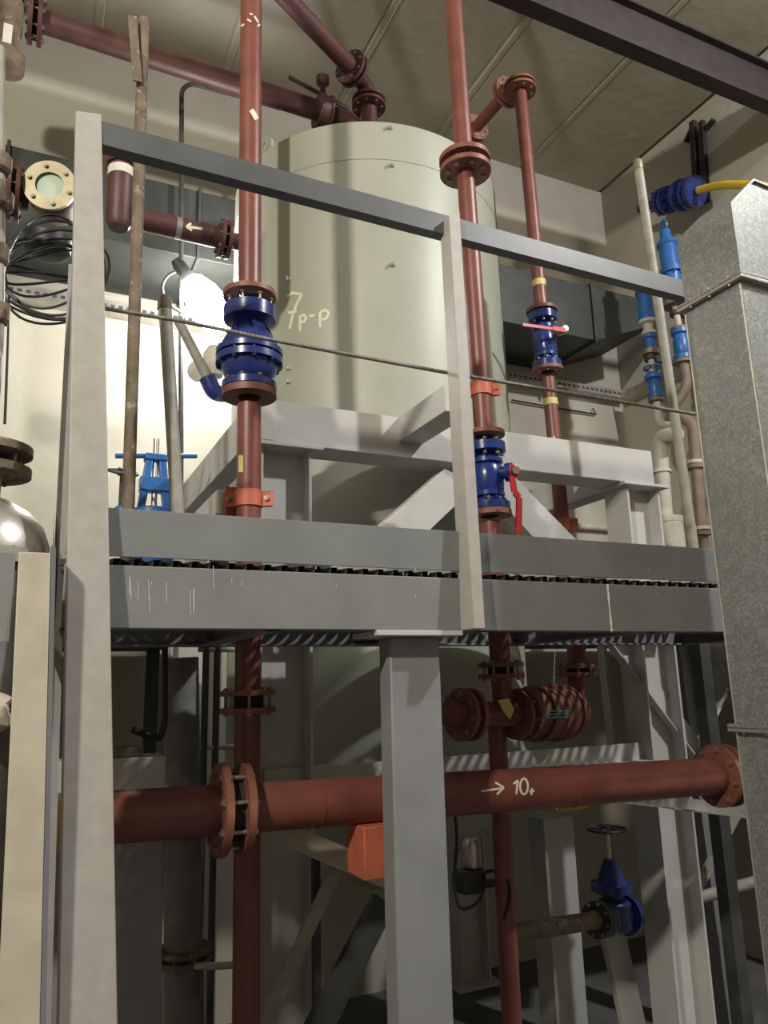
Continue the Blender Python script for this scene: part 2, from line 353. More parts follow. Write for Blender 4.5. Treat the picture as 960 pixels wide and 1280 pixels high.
# ------------------------------------------------------------------ railing
RY = 2.38
def ext(a, b2, z): return a+(b2-a)*((z-a.z)/(b2.z-a.z))
TL, TRt = at(95, 138, RY+.0), at(127, 142, RY); BL, BR = at(72, 1280, 2.14), at(147, 1280, 2.14)
g = G(); d = V((0, .06, 0)); lo = [ext(TL, BL, FZ), ext(TRt, BR, FZ)]
g.hexa([lo[0], lo[1], lo[1]+d, lo[0]+d], [TL, TRt, TRt+d, TL+d]); obj('end_post', g, 'post_paint', t, bev=.004)
q = [at(86, 330, 2.47), at(93, 330, 2.47), at(90, 1280, 2.25), at(52, 1280, 2.25)]
q[2] = V((q[2].x, 2.26, FZ)); q[3] = V((q[3].x, 2.26, FZ)); q.insert(3, V((at(62, 900, 2.38).x, 2.34, at(62, 900, 2.38).z))); q.insert(4, at(68, 640, 2.41))
obj('post_flange', G().extr(q, (0, .008, 0)), 'post_paint', t)
za = 3.385+.045
ra, rb = at(124, 150, RY), at(868, 354, RY)
g = G(); g.prof([(a, -b2) for a, b2 in P_L(.088, .05, .006)], ra+V((0, 0, -.088)), rb+V((0, 0, -.088)), (0, 0, 1)); obj('top_rail', g, 'rail_paint', t)
zr = ra.z-.033
# middle post: bar section, foot welded to the fascia
pf = [at(592, 786, 2.215), at(607, 786, 2.215)]; pt = [at(563, 300, 2.33), at(577, 300, 2.33)]
top = [ext(pt[0], pf[0], ra.z-.04), ext(pt[1], pf[1], ra.z-.005)]
g = G(); d = V((0, .085, 0)); d2 = V((0, .075, 0)); g.hexa([pf[0], pf[1], pf[1]+d, pf[0]+d], [top[0], top[1], top[1]+d2, top[0]+d2]); obj('middle_post', g, 'post_paint', t, bev=.003)
# rebar with ribs
pa = [at(128, 385, 2.4), at(230, 402, 2.4), at(330, 423, 2.4), at(440, 444, 2.4), at(548, 464, 2.4), at(870, 518, 2.4)]
g = G(); g.tube(pa, .0065, 10)
for a, b2 in zip(pa, pa[1:]):
    n = int((b2-a).length/.014); ax = (b2-a).normalized()
    for k in range(n): g.lathe(a+(b2-a)*(k/n), ax+V((0, .25, .25)), [(0, .0065), (.002, .0085), (.004, .0085), (.006, .0065)], 8, False)
obj('rebar_rail', g, 'rebar', t)

# ------------------------------------------------------------------ pipe runs
def on(x0, y0, x1, y1, Y): return lambda py: at(x0+(x1-x0)*(py-y0)/(y1-y0), py, Y)
def pxm(n, p): return n*(V(p)-EYE).dot(fwd)/F
def zlim(a, b2, z): return a+(b2-a)*((z-a.z)/(b2.z-a.z))
def pipe(t, pts, r, m='red', name='pipe', n=24): return obj(name, G().tube(pts, r, n), m, t)
def band(t, p, ax, r, h, m, name, th=.003):
    a = V(ax).normalized(); g = G(); g.ring(V(p)-a*h/2, a, r-.001, r+th, h, 28); return obj(name, g, m, t)
def clamp(name_label, Lf, y0, y1, r, plate=True, m='orange', side=1, ears=(-1, 1)):
    a, b2 = Lf(y0), Lf(y1); ax = (a-b2).normalized(); h = (a-b2).length
    t = thing('pipe_clamp', name_label, 'pipe clamp', b2)
    g = G(); g.ring(b2, ax, r+.0005, r+.007, h, 32); obj('band', g, m, t)
    e = V((math.cos(YAW), -math.sin(YAW), 0)); c = (a+b2)/2
    for s in ears:
        g = G(); g.bar(c+e*s*(r-.002)-V((0, .004, 0)), c+e*s*(r+.05)-V((0, .004, 0)), h*.92, .007, ax); g.bar(c+e*s*(r-.002)+V((0, .016, 0)), c+e*s*(r+.05)+V((0, .016, 0)), h*.92, .007, ax); ear = obj('ear', g, m, t, smooth=False)
        bolt(t, c+e*s*(r+.028)+V((0, .006, 0)), (math.sin(YAW), math.cos(YAW), 0), .011, .032)
    if plate:
        pc = c-e*(r*.35)+V((0, r+.02, 0)); obj('backing_plate', G().box(pc+V((-.06, 0, -h*.9)), pc+V((.03, .012, h*1.0))), m, t)
    return t
RZ = 7.06
# riser with the blue check valve
L1 = on(314, 0, 308, 1200, 3.0); r1 = .05
t = thing('riser_pipe', 'tall red riser pipe passing through the platform, with blue check valve', 'pipe', zlim(L1(0), L1(1200), FZ))
pipe(t, [zlim(L1(0), L1(1200), RZ), L1(366)], r1); pipe(t, [L1(506), L1(866)], r1); pipe(t, [L1(889), zlim(L1(0), L1(1200), FZ)], r1)
dn = (L1(1200)-L1(0)).normalized()
flange(t, L1(367), dn, r1*.98, pxm(33, L1(367)), .022); flange(t, L1(489), dn, r1*.98, pxm(34, L1(489)), .03)
pair(t, L1(877), dn, r1, .108, .02, .045, 8)
strokes(t, [[(301, 569), (301, 590)]], on_cyl(L1(0), dn, r1), 6, 'yellow_tag', 'yellow_sticker')
for q in ([(301, 33), (305, 30)], [(309, 24), (314, 27)], [(318, 20), (323, 28)], [(312, 17), (316, 18)], [(322, 33), (325, 30)]): strokes(t, [q], on_cyl(L1(0), dn, r1), 2.2, name='paint_chip')
strokes(t, [[(314, 137), (318, 143), (321, 149)]], on_cyl(L1(0), dn, r1), 6, name='paint_chip')
v = thing('check_valve', 'blue cast check valve flanged into the tall red riser', 'valve', L1(489))
ax = -dn; o0 = L1(489)
def T(py): return (L1(py)-o0).dot(ax)
R = lambda px: pxm(px, o0)
g = G(); g.lathe(o0, ax, [(T(488), R(34)), (T(480), R(34)), (T(480), R(24)), (T(474), R(30)), (T(462), R(35)), (T(456), R(36)), (T(452), R(36)), (T(434), R(36)), (T(424), R(31)), (T(414), R(22)), (T(404), R(20)), (T(402), R(33)), (T(386), R(33)), (T(386), R(15)), (T(384.6), R(15))], 36); obj('body', g, 'navy', v)
for ya, yb in ((446, 440), (457, 449)):
    g = G(); g.ring(o0+ax*T(ya), ax, R(30), R(42), T(yb)-T(ya)); obj('body_flange', g, 'navy', v)
bolts(v, o0+ax*T(449), ax, R(39), 10, T(440)-T(457), .01, m='navy'); bolts(v, o0+ax*(T(484)-.006), ax, R(29), 8, .055, .01); bolts(v, o0+ax*(T(386)), ax, R(28), 8, .06, .01)
for k in range(6):
    a = math.radians(30+60*k); u, vv, _ = basis(ax); d = u*math.cos(a)+vv*math.sin(a)
    g = G(); g.bar(o0+ax*T(433)+d*R(34), o0+ax*T(407)+d*R(20), .012, .02, d); obj('rib', g, 'navy', v, smooth=False)
clamp('orange pipe clamp on the tall riser just below the blue check valve', L1, 614, 634, r1)
# riser with red-lever ball valve near middle post
L2 = on(566.7, 3, 612, 640, 3.0); r2 = .047; dn = (L2(640)-L2(0)).normalized()
t = thing('riser_pipe', 'red riser pipe behind the middle rail post, with two-flange joint above', 'pipe', L2(835))
pipe(t, [zlim(L2(3), L2(640), RZ), L2(204)], r2); pipe(t, [L2(211), L2(542)], r2); pipe(t, [L2(652), L2(900)], r2)
pair(t, L2(207.5), dn, r2, pxm(32, L2(207)), .026, .036, 8, r=.013)
flange(t, L2(541), dn, r2*.98, .1, .02); flange(t, L2(639), dn, r2*.98, .105, .026)
pair(t, L2(838), dn, r2, .105, .02, .03, 8)
v = thing('ball_valve', 'blue ball valve with red lever hanging down, behind the middle rail post', 'valve', L2(638))
def ballvalve(v, Lf, yb, yt, Rp, m='royal'):
    o0 = Lf(yb); ax = (Lf(yt)-o0).normalized(); h = (Lf(yt)-o0).length
    pr = [(0, 1), (.1, 1), (.1, .62), (.17, .6), (.2, .78), (.26, .78), (.28, .72), (.36, .78), (.5, .8), (.62, .76), (.68, .66), (.7, .8), (.76, .8), (.78, .55), (.86, .5), (.87, .98), (1, .98)]
    g = G(); g.lathe(o0, ax, [(a*h, b2*Rp) for a, b2 in pr], 32); obj('body', g, m, v)
    bolts(v, o0+ax*h*.93, ax, Rp*.8, 8, h*.2, .009); bolts(v, o0+ax*h*.03, ax, Rp*.8, 8, h*.22, .009)
    for k in range(8):
        a = 2*math.pi*k/8; u, w2, _ = basis(ax); bolt(v, o0+ax*h*.23+(u*math.cos(a)+w2*math.sin(a))*Rp*.7, ax, .009, h*.12, m)
    return o0, ax, h
o0, ax, h = ballvalve(v, L2, 638, 556, .1)
hub = at(640, 590, 2.9); c0 = o0+ax*h*.55
g = G(); d = (hub-c0).normalized(); g.lathe(c0, d, [(0, .035), ((hub-c0).length-.03, .03), ((hub-c0).length-.028, .045), ((hub-c0).length, .045)], 20); bn = obj('bonnet', g, 'royal', v)
g = G(); g.lathe(hub, (-.2, -1, 0), [(-.015, .034), (.02, .034), (.022, .028), (.028, .02)], 20); obj('lever_hub', g, 'lever_red', v)
g = G(); g.lathe(hub+V((0, -.03, 0)), (-.2, -1, 0), [(0, .02), (.006, .018)], 20); obj('hub_cap', g, 'brass', v)
lp = [at(640, 595, 2.88), at(643, 615, 2.88), at(649, 622, 2.88), at(648, 668, 2.88)]
g = G()
for a, b2 in zip(lp, lp[1:]): g.bar(a, b2, .03, .01, (1, 0, 0))
obj('lever', g, 'lever_red', v, smooth=False)
clamp('orange pipe clamp on the riser above the hanging red lever', L2, 478, 495, r2, plate=False)
# riser rising to the tank roof, red lever valve
L3 = on(650.5, 117, 692.8, 549.6, 3.85); r3 = .046; dn = (L3(549)-L3(117)).normalized()
t = thing('tank_feed_pipe', 'dark red pipe rising by the tank and turning over its roof', 'pipe', L3(800))
tp = L3(112); ez = tp.z+.1
pipe(t, [L3(116), L3(388)], r3, 'red'); pipe(t, [L3(473), L3(835)], r3, 'red')
e1 = V((tp.x, tp.y+.02, ez)); e2 = V((tp.x-.02, 4.55, ez)); e3 = V((tp.x-.02, 4.57, TZ1+.06))
pipe(t, fillet([tp, V((tp.x, tp.y, ez)), e2, e3], .09), r3, 'red', 'bend')
pair(t, tp+V((0, 0, .01)), (0, 0, 1), r3, .115, .02, .02, 8, 'flange_red', ph=.5); pair(t, V((tp.x, tp.y+.15, ez)), (0, 1, 0), r3, .115, .02, .02, 8, 'flange_red')
pair(t, e2+V((0, -.12, 0)), (0, 1, 0), r3, .11, .02, .02, 8, 'flange_red'); flange(t, e3-V((0, 0, .02)), (0, 0, 1), r3, .11, .02, 'flange_red')
flange(t, L3(387), dn, r3*.98, .105, .022); flange(t, L3(461), dn, r3*.98, .105, .024)
for yy in (355, 503): band(t, L3(yy), dn, r3, .045, 'yellow_tag', 'yellow_sticker', .0012)
strokes(t, [[(686, 548), (686, 556)], [(690, 546), (690, 555)], [(686, 552), (690, 551)], [(693, 545), (694, 554)], [(694, 554), (697, 553)]], on_cyl(L3(117), dn, r3), 1.6)
v = thing('ball_valve', 'blue ball valve with red lever lying level, beside the dark wall duct', 'valve', L3(460))
o0, ax, h = ballvalve(v, L3, 460.5, 393, .098)
la, lb = at(653, 406, 3.7), at(706, 413, 3.7)
g = G(); g.bar(la, la+(lb-la)*.75, .02, .012, (0, 0, 1)); g.bar(la+(lb-la)*.7, lb, .03, .018, (0, 0, 1)); obj('lever', g, 'lever_red', v, smooth=False)
g = G(); hp = at(703, 413, 3.74); g.lathe(hp, (0, -1, 0), [(-.05, .02), (0, .03), (.03, .03), (.04, .02)], 16); obj('stem_boss', g, 'steel', v)
clamp('orange pipe clamp low on the tank feed pipe behind the white brace', L3, 648, 664, r3, plate=True)
# pipe onto the tank roof
t = thing('roof_inlet_pipe', 'dark red pipe slanting under the ceiling to an elbow on the tank roof', 'pipe', at(462, 140, 4.45))
nz = at(461, 132, 4.45); pa = atz(440, 86, 5.95); pb = atz(330, -32, 5.95); mid = atz(449, 97, 5.93)
nb = V((nz.x, nz.y, TZ1+.06)); ab = (pb-pa).normalized()
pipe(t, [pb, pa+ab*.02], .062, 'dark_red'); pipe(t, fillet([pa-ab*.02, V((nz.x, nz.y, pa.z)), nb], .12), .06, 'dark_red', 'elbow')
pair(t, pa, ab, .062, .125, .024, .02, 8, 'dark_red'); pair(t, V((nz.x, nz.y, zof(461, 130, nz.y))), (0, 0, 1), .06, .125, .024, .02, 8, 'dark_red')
# overflow main along the wall to a butterfly valve on the tank roof
bp0, bp1 = at(45, 24, 4.7), at(396, 138, 4.7)
t = thing('overhead_pipe', 'dark red pipe running below the ceiling towards a butterfly valve', 'pipe', bp1)
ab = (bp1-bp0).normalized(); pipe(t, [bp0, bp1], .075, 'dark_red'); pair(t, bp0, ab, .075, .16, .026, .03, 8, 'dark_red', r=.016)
strokes(t, [[(232, 290), (236, 291)]], lambda x, y: at(x, y, 4.6), 1, 'dark_red', 'scratch') if False else None
flange(t, bp1, ab, .07, .13, .02, 'dark_red')
v = thing('butterfly_valve', 'dark butterfly valve with lever at the tank roof edge', 'valve', bp1+ab*.02)
g = G(); g.lathe(bp1+ab*.022, ab, [(0, .12), (.06, .12)], 28); obj('wafer_body', g, 'dark_red', v)
st = bp1+ab*.05; g = G(); g.tube([st+V((0, 0, .1)), st+V((0, 0, .26))], .022, 14); g.lathe(st+V((0, 0, .24)), (0, 0, 1), [(0, .03), (.02, .05), (.07, .05), (.09, .02)], 16); obj('neck', g, 'dark_red', v)
g = G(); g.bar(st+V((-.28, -.02, .2)), st+V((.22, .02, .12)), .03, .012, (0, 0, 1)); obj('lever', g, 'dark_steel', v, smooth=False)
e = bp1+ab*.084; w2 = thing('roof_outlet_pipe', 'dark red elbow between butterfly valve and tank roof', 'pipe', V((e.x+.2, e.y+.02, TZ1+.08)))
flange(w2, e, ab, .07, .13, .02, 'dark_red'); pipe(w2, fillet([e, e+ab*.24, V((e.x+.24, e.y, TZ1+.09))], .1), .07, 'dark_red', 'elbow')

# ------------------------------------------------------------------ horizontal main below the platform
M0, M1 = at(-40, 1034, 2.75), at(905, 969, 2.75); ab = (M1-M0).normalized(); rm = .082
Ma = M0-ab*.5
def mx(px): # point on the main axis seen at photo column px
    lo, hi = 0, 1
    for _ in range(40):
        mid = (lo+hi)/2; d = (M0+(M1-M0)*mid)-EYE
        if 480+F*d.dot(rt)/d.dot(fwd) < px: lo = mid
        else: hi = mid
    return M0+(M1-M0)*lo
t = thing('header_pipe', 'thick red header pipe with painted arrow and 10, below the platform', 'pipe', mx(480))
fl = mx(289); fr = mx(902)
pipe(t, [Ma, fl-ab*.03], rm); pipe(t, [fl+ab*.03, fr-ab*.02], rm); pipe(t, [fr+ab*.02, fr+ab*.5], rm)
pair(t, fl, ab, rm, .152, .026, .05, 8, r=.014, ph=.5); pair(t, fr, ab, rm, .14, .026, .03, 8, r=.014)
for px in (396, 712): band(t, mx(px), ab, rm, .008, 'red', 'weld_ring', .003)
band(t, mx(66), ab, rm, .05, 'yellow', 'yellow_band', .0012)
el = [(655+5*math.cos(a), 983+10*math.sin(a)) for a in [2*math.pi*k/12 for k in range(13)]]
strokes(t, [[(602, 989), (629, 985)], [(619, 978), (630, 984.5)], [(630, 984.5), (621, 993)], [(642, 980), (647, 975.5)], [(647, 975), (645.5, 993)], el, [(661.5, 989.5), (668, 988.5)], [(665, 985), (664.5, 994)]], on_cyl(M0, ab, rm, .002), 2.6)
g = G(); c = mx(461); g.box((c.x-.065, c.y-.1, c.z-rm-.17), (c.x+.065, c.y+.06, c.z-rm+.005)); s = obj('support_block', g, 'orange', t, bev=.004)

# tee and strainer under the second riser
t = thing('pipe_strainer', 'stubby red strainer body with teal sticker below the platform', 'strainer', at(690, 930, 3.0))
a0, a1 = at(650, 893, 2.98), at(716, 889, 3.14); ab2 = (a1-a0).normalized(); h = (a1-a0).length
g = G(); g.lathe(a0, ab2, [(0, .06), (0, .115), (.03, .115), (.031, .1), (h*.3, .12), (h*.55, .125), (h*.57, .135), (h*.7, .135), (h*.71, .12), (h, .1)], 32); obj('body', g, 'flange_red', t)
for q in (.25, .48, .8): band(t, a0+ab2*h*q, ab2, .121, .02, 'flange_red', 'band', .006)
strokes(t, [[(682, 889+k*4), (712, 888+k*4)] for k in range(3)], on_cyl(a0, ab2, .137), 2, 'teal_label', 'teal_sticker')
bolts(t, a0+ab2*.015, ab2, .1, 8, .05, .01)
t = thing('pipe_tee', 'dark red pipe tee with wide flanges below the second riser', 'pipe', at(622, 930, 3.0))
c0, c1 = at(560, 893, 2.9), at(648, 893, 2.98); ab2 = (c1-c0).normalized()
pipe(t, [c0, c1-ab2*.03], .055, 'red'); pair(t, at(582, 893, 2.92), ab2, .055, .11, .02, .03, 8, 'flange_red'); flange(t, c1-ab2*.025, ab2, .05, .11, .02, 'flange_red')
L2b = on(621, 905, 634, 1165, 3.05); pipe(t, [L2b(903), zlim(L2b(903), L2b(1165), FZ)], .042, 'red', 'drop_pipe')
g = G(); p = at(632, 884, 2.86); g.extr([p+V((-.035, 0, .03)), p+V((.02, 0, .035)), p+V((.045, 0, -.01)), p+V((.02, 0, -.05)), p+V((-.01, 0, -.02))], (0, .006, 0)); obj('paper_tag', g, 'yellow_tag', t, smooth=False)
t = thing('drain_pipe', 'short pink-red drain stub with flanges below the tank feed pipe', 'pipe', at(720, 880, 3.5))
D0 = at(721, 800, 3.35)
pipe(t, [V((D0.x, D0.y, 1.95)), at(721, 836, 3.35)], .05, 'red'); pair(t, at(721, 838, 3.35), (0, 0, 1), .05, .11, .018, .02, 8, 'flange_red'); pipe(t, fillet([at(721, 844, 3.35), at(722, 880, 3.35), at(690, 905, 3.5)], .1), .05, 'red', 'elbow')

# ------------------------------------------------------------------ overhead crane beam
cz = 6.2; yf_ = atz(785, 72.5, cz).y; yn_ = atz(890, 96, cz).y; ch = at(880, 40, yn_).z-cz
g = G(); yc = (yf_+yn_)/2; hw = (yf_-yn_)/2
g.prof([(a, -b2) for a, b2 in P_I(ch, hw*2, .02, .014)], (XL+.02, yc, cz+ch/2), (XR-.02, yc, cz+ch/2), (0, 0, 1)); tag(obj('crane_beam', g, 'crane_paint'), 'dark brown steel crane beam crossing below the ceiling', 'beam')

# ------------------------------------------------------------------ square galvanised duct by the platform end
t = thing('air_duct', 'upright galvanised sheet air duct with flanged joints at platform end', 'duct', (2.55, 1.9, FZ))
xd = 2.25; yn, yf = atx(912, 255, xd).y, atx(850, 352, xd).y-.01; zn = atx(912, 255, xd).z; xd1 = xd+.62
zj1, zj2 = atx(918, 350, xd).z, atx(930, 910, xd).z
xb = atx(946, 1275, xd).y
def ductpart(z0, z1, nm='duct_section'): obj(nm, G().box((xd, yn, z0), (xd1, yf, z1)), 'galvanised', t, bev=.003)
ductpart(FZ, zj2-.012); ductpart(zj2+.012, zj1-.012)
pk = at(940, 226, yn)
def cap(z0):
    poly = [(xd, z0), (xd1, z0), (xd1, pk.z-.03), (pk.x+.2, pk.z-.01), (pk.x, pk.z), (xd, zn)]
    return G().extr([(a, yn, b2) for a, b2 in poly], (0, yf-yn, 0))
obj('hooded_section', cap(zj1+.012), 'galvanised', t, bev=.003)
g = G(); rim = [(xd, zj1+.014), (xd, zn), (pk.x, pk.z), (pk.x+.2, pk.z-.01)]
for a, b2 in zip(rim, rim[1:]): g.bar((a[0], yn-.003, a[1]), (b2[0], yn-.003, b2[1]), .012, .008, (0, 1, 0))
obj('edge_seam', g, 'galvanised', t, smooth=False)
for zj in (zj1, zj2):
    for s in (-1, 1):
        g = G(); e = .022; z0 = zj+(0.0005 if s > 0 else -.013)
        g.box((xd-e, yn-e, z0), (xd1+e, yf+e, z0+.0125)); f = obj('joint_flange', g, 'steel' if s < 0 else 'galvanised', t, bev=.002)
    for q in (.15, .5, .85):
        bolt(t, (xd-.012, yn+(yf-yn)*q, zj), (0, 0, 1), .006, .028, 'bolt')
g = G()
for yy in (yn, yf): g.tube([(xd-.003, yy, FZ+.03), (xd-.003, yy, zj1-.03)], .004, 8)
obj('lock_seam', g, 'steel', t)

# ------------------------------------------------------------------ services on the back wall
t = thing('ventilation_duct', 'long dark ventilation duct along the back wall behind the tank', 'duct', (2, 5.6, 4.7))
z0, z1 = 4.72, 5.28
xs = [-1.6, -.3, 1.0, 2.3, 3.6, 4.72]
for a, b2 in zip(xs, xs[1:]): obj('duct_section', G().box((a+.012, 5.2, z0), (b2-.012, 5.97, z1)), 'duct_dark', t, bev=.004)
for a in xs[1:]:
    obj('joint_flange', G().box((a-.0115, 5.175, z0-.025), (a+.0115, 5.975, z1+.025)), 'dark_steel', t, bev=.002)
g = G(); g.hexa([(4.732, 5.2, z0), (4.732, 5.97, z0), (4.732, 5.97, z1), (4.732, 5.2, z1)], [(5.5, 5.2, z0+.3), (5.5, 5.97, z0+.3), (5.5, 5.97, z1), (5.5, 5.2, z1)]); obj('taper_end', g, 'duct_dark', t, bev=.004)
t = thing('cable_tray', 'perforated steel cable tray on the back wall below the duct', 'cable tray', (2, 5.9, 4.5))
g = G(); zt_ = 4.56; g.box((-1.6, 5.86, zt_-.05), (5.7, 5.866, zt_+.03)); obj('tray_side', g, 'steel', t); obj('tray_bottom', G().box((-1.6, 5.867, zt_-.05), (5.7, 5.998, zt_-.044)), 'steel', t)
sl = G().box((-.016, -.002, -.012), (.016, .001, .012)); me = bpy.data.meshes.new('slot'); me.from_pydata(sl.v, [], sl.f); me.materials.append(MAT['dark_steel'])
for k in range(120):
    X = -1.5+k*.06
    if 1.2 < X < 3.2: continue
    o = bpy.data.objects.new('slot', me); link(o, t, (X, 5.859, zt_-.01)); o.location = V((X, 5.8595, zt_-.01))-ORG[t]
for k in range(4):
    yy = 5.885+k*.026; obj('cable', G().tube([(-1.6, yy, zt_-.03), (.2, yy+.004, zt_-.028), (2.5, yy, zt_-.03), (5.68, yy, zt_-.03)], .011, 8), 'black_rubber', t)
t = thing('side_cable_tray', 'perforated cable tray running along the right-hand wall', 'cable tray', (5.6, 5.1, 4.4))
obj('tray_side', G().box((5.60, 4.2, zt_-.1), (5.606, 5.855, zt_)), 'steel', t); obj('tray_bottom', G().box((5.607, 4.2, zt_-.1), (5.738, 5.855, zt_-.094)), 'steel', t)
pa = [at(640, 500, 5.97), at(690, 509, 5.97), at(745, 518, 5.97), V((5.3, 5.97, at(790, 518, 5.97).z))]
tag(obj('wall_cable', G().tube(pa, .009, 8), 'black_rubber'), 'thin dark cable strung along the back wall under the tray', 'cable')
p = at(695, 655, 5.93); obj_ = tag(obj('wall_conduit', G().tube([V((p.x-.6, 5.96, p.z)), V((5.7, 5.96, p.z))], .03, 12), 'white_pipe'), 'pale horizontal conduit low on the back wall', 'conduit')
# bent conduit left
t = tag(obj('bent_conduit', G().tube(fillet([at(226, 640, 5.12), at(227, 112, 5.12), at(238, 104, 5.12), at(300, 120, 5.12), V((1.6, 5.12, at(300, 120, 5.12).z))], .12), .018, 10), 'dark_steel', org=at(226, 640, 5.12)), 'thin dark conduit bent over at the top on the back wall', 'conduit')

# ------------------------------------------------------------------ poles on the left
a, b2 = at(180, 25, 3.2), at(160, 640, 3.2)
t = thing('rusty_pole', 'rusty tube standing upright beside the end post', 'pole', zlim(a, b2, 1.98))
obj('tube', G().tube([a, zlim(a, b2, 1.98)], .026, 16), 'rusty', t)
g = G(); a, b2 = at(165, 20, 3.16), at(172, 102, 3.16); g.bar(a, b2, .04, .008, (1, 0, 0)); obj('flat_strip', g, 'rusty', t, smooth=False)
a, b2 = at(206, 380, 3.45), at(222, 640, 3.45)
t = thing('grey_pole', 'weathered grey tube with a rounded cap, leaning beside the floodlight', 'pole', zlim(a, b2, 1.905))
obj('tube', G().tube([a, zlim(a, b2, 1.905)], .031, 16), 'pole_grey', t); obj('cap', G().lathe(a-V((0, 0, .03)), (0, 0, 1), [(0, .034), (.05, .034), (.07, .024), (.078, .0)], 16, False), 'rusty', t)
a, b2 = at(797, 203, 2.95), at(868, 690, 2.95)
t = thing('conduit_post', 'grey tube with brass cap leaning beside the blue valves', 'pole', zlim(a, b2, 1.98))
obj('tube', G().tube([a, zlim(a, b2, 1.98)], .026, 16), 'pole_grey', t); obj('cap', G().lathe(a-V((0, 0, .05)), (0, 0, 1), [(0, .0285), (.05, .0285), (.065, .02), (.068, .0)], 16, False), 'brass', t)

# ------------------------------------------------------------------ floodlight
LC = at(252, 372, 5.0)
t = thing('work_floodlight', 'glaring white floodlight bulb in a dark ring bracket', 'lamp', LC-V((0, 0, .25)))
lx = (at(280, 408, 5.0)-at(230, 340, 4.95)); la = at(230, 340, 4.95); ln = lx.length; ax = lx.normalized()
g = G(); g.lathe(la+ax*.05, ax, [(0, .05), (.03, .085), (ln*.3, .125), (ln*.6, .14), (ln*.85, .12), (ln*.95, .07), (ln*.98, .0)], 24); obj('bulb', g, 'bulb', t)
g = G(); g.lathe(la-ax*.1, ax, [(0, .03), (.04, .045), (.14, .05), (.149, .05)], 20); obj('socket', g, 'dark_steel', t)
c = at(232, 365, 5.05); g = G(); g.tube([c+V((.16*math.cos(a), .0, .16*math.sin(a))) for a in [2*math.pi*k/28 for k in range(29)]], .011, 8); obj('ring_bracket', g, 'dark_steel', t)
g = G(); g.bar(la-ax*.08, V((la.x, 5.19, la.z+.1)), .03, .01, (0, 0, 1)); obj('bracket_arm', g, 'dark_steel', t, smooth=False)
t = thing('drain_elbow', 'grey slanting tube ending in a blue elbow with pale flange', 'pipe', at(265, 490, 4.3))
obj('tube', G().tube([at(222, 398, 4.3), at(262, 478, 4.3)], .03, 14), 'pole_grey', t)
obj('elbow', G().tube(fillet([at(259, 472, 4.3), at(268, 492, 4.3), at(285, 492, 4.3), V((1.283, 4.3, at(285, 492, 4.3).z))], .06), .05, 16), 'navy', t)
obj('flange', G().lathe(at(247, 463, 4.36), (.5, .8, .1), [(0, .065), (.02, .065)], 20), 'white_pipe', t); obj('body', G().lathe(at(268, 455, 4.4), (0, 0, 1), [(-.08, .05), (-.02, .07), (.06, .07), (.11, .04)], 20), 'white_pipe', t)

# ------------------------------------------------------------------ blue gate valve left
def handwheel(v, c, ax, R, m, name='handwheel', r=.011):
    u, w2, a = basis(ax); c = V(c); g = G()
    g.tube([c+(u*math.cos(q)+w2*math.sin(q))*R for q in [2*math.pi*k/28 for k in range(29)]], r, 8, False)
    for k in range(4): q = math.pi/2*k+.4; g.tube([c, c+(u*math.cos(q)+w2*math.sin(q))*R], r*.8, 8)
    g.lathe(c-a*.02, a, [(0, .025), (.04, .025)], 14); return obj(name, g, m, v)
c = at(192, 640, 4.2); zt_ = zof(192, 570, 4.2)
v = thing('gate_valve', 'bright blue gate valve with a wide bar handle behind the grey tubes', 'valve', V((c.x, c.y, c.z-.5)))
g = G(); g.lathe(V((c.x, c.y, c.z-.5)), (0, 0, 1), [(0, .12), (.03, .12), (.04, .07), (.2, .11), (.4, .11), (.45, .09), (.46, .13), (.5, .13), (.5, .08), (.52, .07)], 28); obj('body', g, 'sky_blue', v)
g = G(); h = zt_-c.z
for s in (-1, 1): g.hexa([(c.x+s*.07-.02, c.y-.03, c.z), (c.x+s*.07+.02, c.y-.03, c.z), (c.x+s*.07+.02, c.y+.03, c.z), (c.x+s*.07-.02, c.y+.03, c.z)], [(c.x+s*.03-.02, c.y-.03, c.z+h), (c.x+s*.03+.02, c.y-.03, c.z+h), (c.x+s*.03+.02, c.y+.03, c.z+h), (c.x+s*.03-.02, c.y+.03, c.z+h)])
g.box((c.x-.08, c.y-.04, c.z+h*.35), (c.x+.08, c.y+.04, c.z+h*.6)); g.box((c.x-.06, c.y-.04, c.z+h*.9), (c.x+.06, c.y+.04, c.z+h*1.02)); obj('yoke', g, 'sky_blue', v, bev=.006)
obj('stem', G().tube([(c.x, c.y, c.z), (c.x, c.y, zt_+.1)], .016, 12), 'steel', v); obj('tee_handle', G().tube([at(144, 570, 4.2), at(246, 570, 4.2)], .014, 12), 'sky_blue', v)
obj('base_pipe', G().tube([(c.x, c.y, 1.905), (c.x, c.y, c.z-.499)], .06, 16), 'dark_steel', v)
handw = thing('small_valve', 'small pipe valve with a black handwheel behind the rusty tube', 'valve', at(150, 640, 4.0))
wc = at(153, 590, 4.0); handwheel(handw, wc, (.1, -.4, 1), .075, 'dark_steel', r=.008); obj('stem', G().tube([wc, wc-V((0, 0, .2))], .012, 10), 'dark_steel', handw)
obj('body', G().lathe(wc-V((0, 0, .42)), (0, 0, 1), [(0, .07), (.03, .07), (.06, .045), (.16, .06), (.2, .06), (.24, .02)], 18), 'sky_blue', handw)

